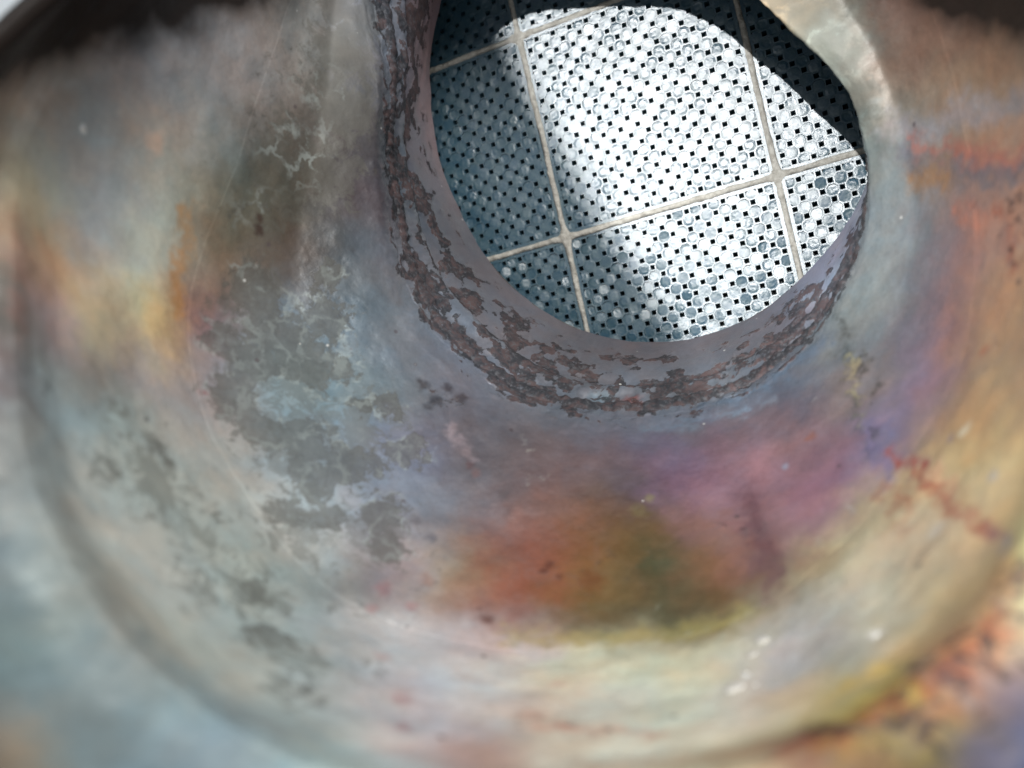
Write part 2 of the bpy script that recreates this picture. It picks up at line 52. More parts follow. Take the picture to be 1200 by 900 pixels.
LACE = [[-34.5, 3.7, -117.4, 11.12, 0.9], [-28.4, -8.5, -112.7, 9.49, 0.9], [-22.6, -6.2, -118.6, 7.49, 0.8], [-37.5, 12.4, -118.8, 7.5, 0.8], [-18.1, -19.5, -107.7, 6.8, 0.8], [-27.2, -18.3, -103.0, 6.51, 0.8], [-27.9, -22.3, -88.5, 6.52, 0.75], [-22.6, -26.4, -80.2, 5.07, 0.75], [-31.4, -20.3, -83.2, 6.13, 0.6], [-39.6, -10.3, -89.7, 7.56, 0.7], [-42.3, -8.0, -83.7, 5.28, 0.6], [-44.4, -2.6, -89.7, 5.66, 0.5], [-34.8, -16.2, -89.3, 5.64, 0.6], [-19.8, -28.0, -74.5, 3.92, 0.6], [-19.7, -26.5, -93.7, 4.93, 0.5], [-14.0, -29.6, -83.2, 3.5, 0.5], [-35.8, 38.6, -121.8, 11.54, 0.45], [-31.9, 49.4, -126.9, 8.01, 0.4], [-35.9, 25.6, -122.2, 7.72, 0.4], [-27.6, 53.6, -131.0, 6.9, 1], [-27.3, 43.8, -129.8, 6.83, 1], [-29.6, 33.6, -128.1, 6.74, 1], [-23.9, 60.6, -133.3, 5.61, 1], [-29.1, 62.5, -131.6, 5.54, 1], [42.0, 60.6, -125.0, 5.26, 1], [45.7, 54.9, -124.0, 4.57, 1], [49.2, 49.2, -123.2, 4.54, 1], [52.7, 42.6, -122.1, 3.86, 0.8], [39.8, 66.4, -126.2, 6.64, 1]]
GLINTS = [[-50.9, 30.28, -96.1, 0.5], [21.31, -28.79, -77.94, 0.9], [22.76, -28.32, -80.06, 0.6], [26.14, -26.78, -85.06, 0.9], [24.82, -27.43, -83.16, 0.5], [33.24, -22.86, -74.66, 0.8], [22.8, -28.27, -77.17, 0.5], [-31.6, 6.08, -121.13, 0.2], [18.53, -16.6, -114.63, 0.25]]
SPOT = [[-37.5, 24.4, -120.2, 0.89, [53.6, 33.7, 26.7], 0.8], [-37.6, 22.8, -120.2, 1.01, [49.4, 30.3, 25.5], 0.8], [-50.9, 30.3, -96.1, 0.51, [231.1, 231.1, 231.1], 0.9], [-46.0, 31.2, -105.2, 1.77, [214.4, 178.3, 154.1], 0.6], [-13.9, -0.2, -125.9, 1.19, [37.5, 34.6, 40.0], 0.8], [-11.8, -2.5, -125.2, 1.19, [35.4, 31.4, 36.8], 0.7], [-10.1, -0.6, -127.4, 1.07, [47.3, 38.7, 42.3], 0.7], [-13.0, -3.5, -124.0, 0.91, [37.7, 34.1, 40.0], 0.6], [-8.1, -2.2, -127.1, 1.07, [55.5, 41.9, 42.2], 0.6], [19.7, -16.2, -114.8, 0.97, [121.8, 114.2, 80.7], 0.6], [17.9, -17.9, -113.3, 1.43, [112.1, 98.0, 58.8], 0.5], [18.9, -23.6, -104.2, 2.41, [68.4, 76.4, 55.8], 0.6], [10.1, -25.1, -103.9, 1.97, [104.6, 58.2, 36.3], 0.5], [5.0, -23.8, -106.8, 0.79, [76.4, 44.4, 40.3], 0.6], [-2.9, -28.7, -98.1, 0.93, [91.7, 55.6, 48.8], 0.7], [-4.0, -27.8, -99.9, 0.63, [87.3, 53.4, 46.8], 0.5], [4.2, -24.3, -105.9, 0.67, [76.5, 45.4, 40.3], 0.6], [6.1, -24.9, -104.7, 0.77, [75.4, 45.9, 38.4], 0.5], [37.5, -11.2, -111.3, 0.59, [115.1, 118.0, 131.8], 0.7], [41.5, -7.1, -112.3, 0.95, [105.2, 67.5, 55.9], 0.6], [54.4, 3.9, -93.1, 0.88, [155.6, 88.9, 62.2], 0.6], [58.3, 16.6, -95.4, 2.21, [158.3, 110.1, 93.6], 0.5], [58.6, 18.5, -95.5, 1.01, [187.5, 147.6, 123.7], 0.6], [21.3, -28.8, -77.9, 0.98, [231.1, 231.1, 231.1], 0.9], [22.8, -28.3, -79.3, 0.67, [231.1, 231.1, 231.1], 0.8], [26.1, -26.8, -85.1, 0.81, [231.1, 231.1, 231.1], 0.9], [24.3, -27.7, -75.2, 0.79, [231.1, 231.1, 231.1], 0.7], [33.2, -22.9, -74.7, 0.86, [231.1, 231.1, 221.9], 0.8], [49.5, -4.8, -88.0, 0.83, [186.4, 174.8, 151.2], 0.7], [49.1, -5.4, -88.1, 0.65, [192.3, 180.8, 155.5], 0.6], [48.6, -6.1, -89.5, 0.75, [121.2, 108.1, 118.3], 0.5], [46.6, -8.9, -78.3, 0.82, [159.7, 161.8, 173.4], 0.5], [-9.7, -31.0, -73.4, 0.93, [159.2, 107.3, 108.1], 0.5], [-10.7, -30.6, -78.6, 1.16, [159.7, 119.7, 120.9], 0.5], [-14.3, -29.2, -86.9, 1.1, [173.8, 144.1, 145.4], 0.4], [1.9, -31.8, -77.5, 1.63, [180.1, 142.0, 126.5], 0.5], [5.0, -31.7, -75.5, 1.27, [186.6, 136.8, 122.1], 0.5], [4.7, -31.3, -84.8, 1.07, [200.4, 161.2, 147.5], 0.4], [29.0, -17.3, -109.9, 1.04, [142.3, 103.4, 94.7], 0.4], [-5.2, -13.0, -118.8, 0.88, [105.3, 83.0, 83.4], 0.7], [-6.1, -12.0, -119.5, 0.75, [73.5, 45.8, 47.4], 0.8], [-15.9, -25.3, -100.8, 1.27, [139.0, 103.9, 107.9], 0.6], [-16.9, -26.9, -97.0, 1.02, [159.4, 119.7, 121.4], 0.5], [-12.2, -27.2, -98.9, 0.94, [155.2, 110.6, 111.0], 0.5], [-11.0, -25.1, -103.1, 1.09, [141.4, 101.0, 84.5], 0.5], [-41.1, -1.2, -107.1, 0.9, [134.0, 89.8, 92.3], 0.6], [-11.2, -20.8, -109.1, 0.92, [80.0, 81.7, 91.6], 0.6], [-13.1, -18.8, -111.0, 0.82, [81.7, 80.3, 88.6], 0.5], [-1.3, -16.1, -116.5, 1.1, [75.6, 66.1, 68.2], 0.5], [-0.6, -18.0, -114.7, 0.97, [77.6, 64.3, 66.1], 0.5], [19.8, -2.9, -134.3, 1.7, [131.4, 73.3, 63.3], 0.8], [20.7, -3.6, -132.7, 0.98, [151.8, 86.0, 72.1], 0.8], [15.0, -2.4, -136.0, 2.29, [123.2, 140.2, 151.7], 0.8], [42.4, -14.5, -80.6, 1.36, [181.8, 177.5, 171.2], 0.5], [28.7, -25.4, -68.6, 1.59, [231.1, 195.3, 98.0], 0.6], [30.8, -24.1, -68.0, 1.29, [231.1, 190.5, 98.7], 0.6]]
STROKE = [[[[49.5, 10.2, -121.7], [48.2, 2.2, -114.9], [46.0, -5.7, -106.2], [45.0, -8.6, -101.7]], 0.51, [56.9, 59.4, 56.4], 0.6], [[[48.7, 3.6, -115.8], [46.4, -5.5, -105.4]], 0.37, [144.3, 135.7, 105.1], 0.5], [[[46.5, -5.6, -105.0], [45.5, -8.5, -100.5], [44.3, -11.0, -96.2]], 0.88, [100.4, 94.8, 126.9], 0.7], [[[47.4, -5.4, -102.7], [46.4, -8.3, -97.2], [45.9, -9.6, -91.7]], 0.65, [95.2, 97.7, 123.4], 0.55], [[[46.4, -8.5, -95.8], [44.8, -11.4, -85.2], [44.1, -12.4, -76.8], [43.4, -13.1, -72.2]], 0.5, [144.1, 77.4, 59.2], 0.7], [[[46.1, -9.5, -90.1], [44.3, -12.2, -81.0], [43.7, -12.9, -75.5]], 0.38, [220.4, 186.4, 148.6], 0.7], [[[43.4, -13.2, -73.0], [41.7, -13.6, -67.6]], 0.46, [118.7, 132.2, 155.9], 0.7], [[[43.7, -12.3, -92.0], [42.8, -13.7, -87.5]], 0.48, [145.5, 78.8, 56.5], 0.6], [[[32.3, -14.7, -111.1], [31.5, -18.7, -104.5], [30.4, -23.1, -95.7]], 1.05, [104.6, 73.7, 80.4], 0.75], [[[30.4, -21.9, -98.8], [29.8, -24.3, -92.4]], 0.73, [134.4, 104.3, 98.7], 0.5], [[[56.1, 41.3, -127.3], [57.4, 36.5, -116.3], [59.2, 35.7, -106.4], [59.5, 32.5, -94.3]], 1.21, [137.6, 132.3, 135.3], 0.8], [[[56.6, 32.7, -118.0], [58.0, 30.2, -113.7], [59.1, 27.6, -105.7], [59.3, 25.1, -93.9]], 1.12, [102.5, 100.3, 107.6], 0.8], [[[57.5, 34.4, -116.3], [59.2, 29.3, -104.2], [59.4, 26.9, -94.3]], 0.73, [173.6, 92.8, 76.4], 0.5], [[[57.7, 29.5, -115.3], [58.7, 28.2, -109.5]], 0.97, [159.3, 117.6, 72.7], 0.6], [[[-43.8, 23.0, -109.8], [-44.3, 17.3, -109.4], [-44.4, 9.4, -108.3]], 0.69, [180.5, 123.5, 54.2], 0.55], [[[-51.5, 17.9, -85.3], [-49.4, 10.0, -81.1], [-47.5, 4.2, -78.9]], 0.63, [126.4, 87.7, 76.1], 0.4], [[[7.0, -31.5, -66.5], [16.6, -29.1, -63.5], [22.7, -26.3, -60.4], [29.3, -23.4, -60.5], [35.1, -19.4, -62.8], [40.7, -14.6, -66.7]], 1.12, [165.1, 99.6, 59.3], 0.45], [[[20.4, -27.2, -59.6], [22.7, -26.4, -59.9]], 0.38, [153.2, 59.3, 48.5], 0.6], [[[28.6, -25.0, -58.6], [32.4, -22.1, -60.2]], 1.11, [99.7, 49.9, 48.0], 0.5], [[[-40.2, -11.2, -70.9], [-34.7, -17.5, -67.7], [-27.2, -23.1, -64.7], [-20.0, -26.7, -62.6]], 0.45, [114.3, 107.4, 98.4], 0.2], [[[-42.1, -13.6, -67.2], [-38.9, -18.2, -64.4]], 0.85, [75.1, 84.6, 88.3], 0.2], [[[-9.1, -6.5, -123.2], [-8.4, -8.7, -121.6], [-6.2, -10.6, -120.7]], 0.52, [131.2, 120.2, 126.6], 0.8], [[[29.3, -4.0, -127.4], [36.8, -1.3, -125.4], [43.0, 2.7, -123.4], [46.7, 6.2, -122.1]], 0.8, [85.5, 99.3, 115.1], 0.8], [[[38.1, -2.7, -121.6], [31.2, -5.4, -123.6], [21.4, -6.5, -126.4]], 0.51, [112.5, 129.3, 144.9], 0.5], [[[50.4, 14.8, -138.7], [52.9, 16.7, -133.6], [56.0, 22.3, -132.7]], 1.31, [144.8, 158.6, 175.8], 0.7], [[[-16.7, -2.6, -123.1], [-5.2, -11.4, -120.2]], 0.39, [72.0, 69.4, 74.8], 0.3], [[[-28.9, -23.0, -75.8], [-26.5, -24.0, -81.9]], 0.24, [188.4, 202.7, 197.3], 0.5], [[[-44.5, -2.1, -90.7], [-43.6, -4.5, -88.5]], 0.38, [176.2, 191.4, 188.1], 0.5], [[[-0.3, -29.6, -96.0], [9.7, -29.8, -93.9], [19.7, -28.4, -92.8], [25.9, -26.4, -91.8]], 1.01, [166.6, 147.9, 60.3], 0.45], [[[-4.3, -30.1, -94.3], [3.7, -30.7, -92.0]], 0.99, [204.1, 184.4, 183.6], 0.4], [[[46.4, -7.8, -99.3], [45.4, -10.5, -88.6], [43.9, -12.6, -79.0], [42.9, -13.3, -70.7]], 0.52, [139.5, 67.5, 50.8], 0.6], [[[43.0, -12.6, -95.4], [42.1, -14.3, -89.0], [41.6, -15.3, -84.4]], 0.5, [129.1, 78.5, 62.6], 0.45], [[[59.0, 21.7, -98.4], [58.2, 15.7, -93.5], [57.6, 13.0, -94.3]], 0.62, [147.2, 79.9, 60.2], 0.6], [[[58.7, 23.3, -107.3], [58.6, 19.3, -101.3]], 0.68, [179.5, 112.8, 89.2], 0.5], [[[49.4, 3.4, -114.6], [48.2, -2.2, -108.3], [46.6, -6.3, -102.9]], 0.36, [48.3, 47.9, 44.8], 0.7], [[[1.7, -31.9, -74.0], [8.2, -31.5, -75.0], [12.0, -31.0, -71.4]], 0.55, [206.8, 139.8, 114.7], 0.45], [[[18.4, -21.6, -108.1], [18.0, -26.1, -99.8], [19.2, -27.8, -95.0]], 1.02, [67.0, 70.7, 47.5], 0.45], [[[39.3, -15.9, -63.4], [34.6, -20.0, -61.7], [28.8, -23.9, -59.9], [22.1, -26.9, -58.9]], 0.53, [133.7, 58.5, 37.6], 0.6], [[[13.9, -22.2, -108.4], [9.6, -24.3, -105.4]], 0.13, [71.6, 63.5, 56.0], 0.43058124916635426], [[[-34.3, -12.7, -102.6], [-36.1, -12.3, -97.9]], 0.12, [83.7, 75.1, 77.0], 0.2283014911632861], [[[1.0, -6.7, -126.1], [0.4, -10.5, -122.0]], 0.15, [148.6, 149.2, 147.3], 0.2541824501159621], [[[-13.9, -26.1, -100.4], [-15.2, -26.8, -98.4]], 0.12, [76.9, 69.2, 72.4], 0.2346918545997258], [[[-30.5, -20.9, -85.1], [-29.2, -21.8, -85.5]], 0.1, [84.5, 77.9, 80.5], 0.4181019413592005], [[[-12.9, -27.0, -99.1], [-12.5, -29.1, -93.8]], 0.11, [200.8, 201.0, 197.6], 0.4352440002719998], [[[18.0, -26.8, -98.3], [15.8, -27.4, -97.9]], 0.11, [163.9, 162.0, 145.3], 0.2414890142824364], [[[-29.1, 0.2, -119.4], [-26.6, -3.0, -118.7]], 0.14, [160.8, 173.0, 177.6], 0.3694835623869228], [[[-11.6, -8.9, -120.5], [-14.3, -10.5, -118.5]], 0.14, [153.8, 158.7, 167.0], 0.32030459655921595], [[[46.9, 1.7, -116.2], [43.3, -1.9, -116.5]], 0.13, [135.2, 134.7, 135.0], 0.39693457599510856], [[[-8.3, -17.7, -114.1], [-6.5, -18.0, -114.1]], 0.13, [154.4, 159.0, 158.4], 0.4387949748977916], [[[-21.1, -21.7, -103.3], [-24.8, -21.9, -99.8]], 0.12, [189.3, 190.8, 188.8], 0.28869830126447804], [[[5.2, -23.2, -107.8], [9.0, -24.1, -105.9]], 0.12, [71.9, 63.5, 56.3], 0.41492357979689504], [[[-28.0, -22.8, -85.1], [-26.4, -23.7, -86.3]], 0.1, [85.3, 79.2, 82.1], 0.42952179638332805], [[[-9.4, -26.5, -101.2], [-9.4, -28.0, -98.4]], 0.12, [188.5, 188.8, 183.5], 0.24436944387624715], [[[-33.7, -2.6, -113.6], [-34.9, -7.0, -108.8]], 0.13, [171.7, 179.0, 181.8], 0.21213804088711408], [[[40.7, -14.1, -99.1], [40.2, -15.4, -95.9]], 0.11, [161.5, 158.8, 157.3], 0.40657387794965666], [[[-0.4, -13.0, -119.5], [4.7, -13.7, -119.2]], 0.14, [157.3, 151.4, 144.8], 0.32339104960520804], [[[36.5, -2.4, -123.7], [31.9, -6.6, -121.5]], 0.14, [70.4, 64.4, 67.2], 0.39700238744508926], [[[-29.9, -12.1, -108.1], [-25.7, -14.2, -109.1]], 0.13, [199.7, 208.1, 213.5], 0.31328872837499405], [[[36.2, -20.4, -85.9], [34.8, -21.3, -88.8]], 0.1, [184.5, 184.7, 178.3], 0.38237625494171357], [[[2.1, -8.6, -124.3], [2.6, -10.5, -122.3]], 0.14, [154.2, 154.0, 151.4], 0.44709692510171206], [[[38.2, -16.6, -98.1], [37.2, -18.3, -95.3]], 0.11, [168.9, 165.6, 162.1], 0.26807753353412983], [[[24.8, -24.4, -99.2], [25.3, -26.2, -93.8]], 0.11, [81.3, 70.2, 68.3], 0.3736491873627236], [[[17.0, -22.6, -106.7], [18.1, -25.0, -101.8]], 0.12, [164.6, 166.6, 150.5], 0.32142130595605534], [[[26.0, -20.1, -106.8], [27.3, -22.6, -100.6]], 0.12, [79.9, 69.5, 66.6], 0.34516520658847316], [[[-34.1, -14.6, -98.1], [-31.9, -16.7, -98.7]], 0.11, [199.3, 201.4, 197.9], 0.4041699169210142], [[[15.6, -23.6, -105.4], [16.7, -25.5, -101.4]], 0.12, [68.3, 61.7, 57.5], 0.40704716706363303], [[[-8.6, -24.7, -104.2], [-12.1, -25.7, -101.7]], 0.12, [76.2, 69.9, 72.4], 0.4391291192441047], [[[5.4, -16.3, -116.5], [9.3, -18.4, -114.1]], 0.13, [67.7, 58.1, 53.2], 0.319309733217318], [[[19.7, -21.4, -108.0], [17.7, -22.8, -106.2]], 0.13, [70.3, 63.7, 58.0], 0.34521132505769875], [[[19.1, -12.8, -118.8], [16.7, -16.6, -115.1]], 0.14, [64.0, 56.3, 51.4], 0.3801036186442093]]

# ------------------------------------------------------------------ surface of the funnel
#--SURF-BEGIN
def ring_pts(k, th, scale=1.0):
    r = RINGS[k]; C = np.array(r['C']); n = np.array(r['n'])
    e1 = np.array([1.0, 0, 0]) - n*n[0]; e1 /= np.linalg.norm(e1); e2 = np.cross(n, e1)
    co = r['co']; rad = np.full_like(th, co[0])
    for j in range(1, (len(co)-1)//2+1):
        rad = rad + co[2*j-1]*np.cos(j*th) + co[2*j]*np.sin(j*th)
    rad = rad*scale
    return C + rad[:, None]*(np.cos(th)[:, None]*e1 + np.sin(th)[:, None]*e2)

def stations(th):
    A = ring_pts('A', th); B = ring_pts('B', th); D = ring_pts('D', th)
    Cc = ring_pts('C', th); E = ring_pts('E', th)
    ax = np.array([-0.12, 0.06, 0.99]); ax /= np.linalg.norm(ax)
    cB = B.mean(0); cD = D.mean(0)
    outB = B-cB; outB /= np.linalg.norm(outB, axis=1)[:, None]
    st = [A, A+(B-A)*0.45+outB*0.0008, A+(B-A)*0.8+outB*0.0003, B,
          B+(D-B)*0.22-ax*0.0012, B+(D-B)*0.6-ax*0.0045, B+(D-B)*0.9-ax*0.0025, D,
          D+(Cc-D)*0.35+outB*0.0012, D+(Cc-D)*0.75+outB*0.0018, Cc,
          Cc+(E-Cc)*0.12+outB*0.0022, Cc+(E-Cc)*0.5+outB*0.0030, E]
    return np.array(st)
STV = np.array([0, .06, .11, .14, .22, .36, .46, .50, .62, .74, .80, .82, .90, 1.0])

def surface(nth, nv):
    th = np.linspace(0, 2*math.pi, nth, endpoint=False)
    st = stations(th)
    v = np.linspace(0, 1, nv)
    out = np.empty((nv, nth, 3))
    idx = np.clip(np.searchsorted(STV, v, side='right')-1, 0, len(STV)-2)
    f = (v-STV[idx])/(STV[idx+1]-STV[idx])
    out = st[idx]*(1-f)[:, None, None] + st[idx+1]*f[:, None, None]
    w = max(2, int(nv*0.012)); k = np.exp(-0.5*(np.arange(-3*w, 3*w+1)/w)**2); k /= k.sum()
    pad = np.concatenate([np.repeat(2*out[:1], 3*w, 0)-out[3*w:0:-1], out, np.repeat(2*out[-1:], 3*w, 0)-out[-2:-3*w-2:-1]], 0)
    sm = np.zeros_like(out)
    for i in range(len(k)):
        sm += k[i]*pad[i:i+nv]
    return sm
#--SURF-END

# ------------------------------------------------------------------ numpy noise
def _h(ix, iy, iz, seed):
    n = (ix*374761393 + iy*668265263 + iz*2147483647 + seed*1274126177) & 0xffffffff
    n = ((n ^ (n >> 13))*1274126177) & 0xffffffff
    n = (n ^ (n >> 16)) & 0xffff
    return n/65535.0
def vnoise(p, s, seed=0):
    q = p*s; i = np.floor(q).astype(np.int64); f = q-i; f = f*f*(3-2*f)
    r = 0
    for dx in (0, 1):
        for dy in (0, 1):
            for dz in (0, 1):
                w = (f[:, 0] if dx else 1-f[:, 0])*(f[:, 1] if dy else 1-f[:, 1])*(f[:, 2] if dz else 1-f[:, 2])
                r = r + w*_h(i[:, 0]+dx, i[:, 1]+dy, i[:, 2]+dz, seed)
    return r
def fbm(p, s, o=4, seed=0):
    a = 0; t = 0; g = 1.0
    for k in range(o):
        a = a + g*vnoise(p, s*2**k, seed+k*7); t += g; g *= 0.55
    return a/t

def neck_crust(P, v):
    """stepped flaky band between neck and funnel: long flakes running round the neck"""
    c = np.array(RINGS['B']['C']); a = np.arctan2(P[:, 1]-c[1], P[:, 0]-c[0])
    q = np.stack([np.cos(a)*0.016, np.sin(a)*0.016, v*0.20], 1)
    n1 = fbm(q, 330, 5, 61); n2 = fbm(P, 420, 4, 67)
    band = np.exp(-0.5*((v-0.082)/0.036)**2)
    m = n1*0.9+n2*0.9-0.915 + (band-0.55)*0.26
    return np.clip(m/0.12+0.5, 0, 1)*np.clip(band*2.6, 0, 1)

def lin(c):
    c = np.asarray(c, float)/255.0
    return np.where(c <= 0.04045, c/12.92, ((c+0.055)/1.055)**2.4)

def paint(P, v):
    """heat tint, oxide scale and rust as properties of the steel, from point lists on its surface"""
    Pm = P*1000.0
    W = np.stack([fbm(P, 260, 3, 11), fbm(P, 260, 3, 23), fbm(P, 260, 3, 37)], 1)-0.5
    W2 = np.stack([fbm(P, 900, 3, 5), fbm(P, 900, 3, 15), fbm(P, 900, 3, 25)], 1)-0.5
    Q = Pm + W*5.0 + W2*2.2
    T = np.array(TINT_SHADE, float); tp = T[:, :3]; tc = lin(T[:, 3:])  # control colours carry light and shade along with the heat colours
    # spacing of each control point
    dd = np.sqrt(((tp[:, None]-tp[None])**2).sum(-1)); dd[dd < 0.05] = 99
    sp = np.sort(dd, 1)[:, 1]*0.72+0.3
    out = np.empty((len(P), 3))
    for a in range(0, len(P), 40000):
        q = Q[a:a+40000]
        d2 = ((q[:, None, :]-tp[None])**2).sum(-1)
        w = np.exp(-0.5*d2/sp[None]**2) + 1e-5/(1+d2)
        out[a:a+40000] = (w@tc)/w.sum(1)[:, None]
    def overlay(mask, c):
        m = np.clip(mask, 0, 1)[:, None]
        out[:] = out*(1-m) + lin(c)*m
    Qs = Pm + W*4.0 + W2*3.2
    for x, y, z, r, c, s in SPOT:  # colour marks; the white ones are glints painted in
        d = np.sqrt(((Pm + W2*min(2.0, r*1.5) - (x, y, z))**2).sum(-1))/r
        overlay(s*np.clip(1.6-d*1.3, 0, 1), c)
    for pts, w, c, s in STROKE:
        best = np.full(len(P), 1e9)
        for k in range(len(pts)-1):
            a = np.array(pts[k]); b = np.array(pts[k+1]); ab = b-a
            t = np.clip(((Qs-a)@ab)/(ab@ab+1e-9), 0, 1)
            best = np.minimum(best, ((Qs-a-t[:, None]*ab)**2).sum(-1))
        overlay(s*np.exp(-0.5*best/(w*1.3)**2), c)
    st = np.zeros(len(P))
    for x, y, z, r, s in STAIN:
        d2 = ((Pm + W*3.5 + W2*2.5 - (x, y, z))**2).sum(-1)
        g = s*np.exp(-0.5*d2/(r*0.8)**2)
        st = np.maximum(st, g) if s > 0 else st+g
    rust = neck_crust(P, v)
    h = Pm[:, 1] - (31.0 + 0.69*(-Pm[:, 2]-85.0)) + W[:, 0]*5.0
    so = np.clip((h+2.5)/6.0, 0, 1)*np.clip((v-0.42)/0.08, 0, 1)  # mask for shade painted along the top of wall and collar
    la = np.zeros(len(P))
    for x, y, z, r, s in LACE:
        la = np.maximum(la, s*np.exp(-0.5*((Pm + W*5 - (x, y, z))**2).sum(-1)/(r*0.7)**2))
    cr = np.zeros(len(P))
    for x, y, z, r, s in CRUST:
        cr = np.maximum(cr, s*np.exp(-0.5*((Pm + W*6 + W2*2 - (x, y, z))**2).sum(-1)/(r*1.1)**2))
    rust = np.maximum(rust, cr)
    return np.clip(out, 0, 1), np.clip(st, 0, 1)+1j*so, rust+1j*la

# ------------------------------------------------------------------ materials
def newmat(name):
    m = bpy.data.materials.new(name); m.use_nodes = True
    nt = m.node_tree; b = nt.nodes["Principled BSDF"]
    return m, nt, b
def N(nt, t, **kw):
    n = nt.nodes.new(t)
    for k, v in kw.items(): setattr(n, k, v)
    return n
def noise(nt, vec, scale, detail=6, rough=0.6, dist=0.0):
    n = N(nt, 'ShaderNodeTexNoise'); n.inputs['Scale'].default_value = scale
    n.inputs['Detail'].default_value = detail; n.inputs['Roughness'].default_value = rough
    n.inputs['Distortion'].default_value = dist
    nt.links.new(vec, n.inputs['Vector']); return n.outputs['Fac']
def math_(nt, op, a, b=None, c=None, clamp=False):
    n = N(nt, 'ShaderNodeMath', operation=op, use_clamp=clamp)
    for i, x in enumerate((a, b, c)):
        if x is None: continue
        if isinstance(x, (int, float)): n.inputs[i].default_value = x
        else: nt.links.new(x, n.inputs[i])
    return n.outputs[0]
def mapr(nt, x, a, b, c=0.0, d=1.0, smooth=True):
    n = N(nt, 'ShaderNodeMapRange'); n.interpolation_type = 'SMOOTHSTEP' if smooth else 'LINEAR'
    nt.links.new(x, n.inputs[0])
    for i, q in enumerate((a, b, c, d)): n.inputs[1+i].default_value = q
    return n.outputs[0]
def mix(nt, f, a, b, mode='MIX'):
    n = N(nt, 'ShaderNodeMix', data_type='RGBA', blend_type=mode)
    for s, x in ((n.inputs[0], f), (n.inputs[6], a), (n.inputs[7], b)):
        if isinstance(x, (int, float)): s.default_value = x
        elif isinstance(x, tuple): s.default_value = (*x, 1)
        else: nt.links.new(x, s)
    return n.outputs[2]

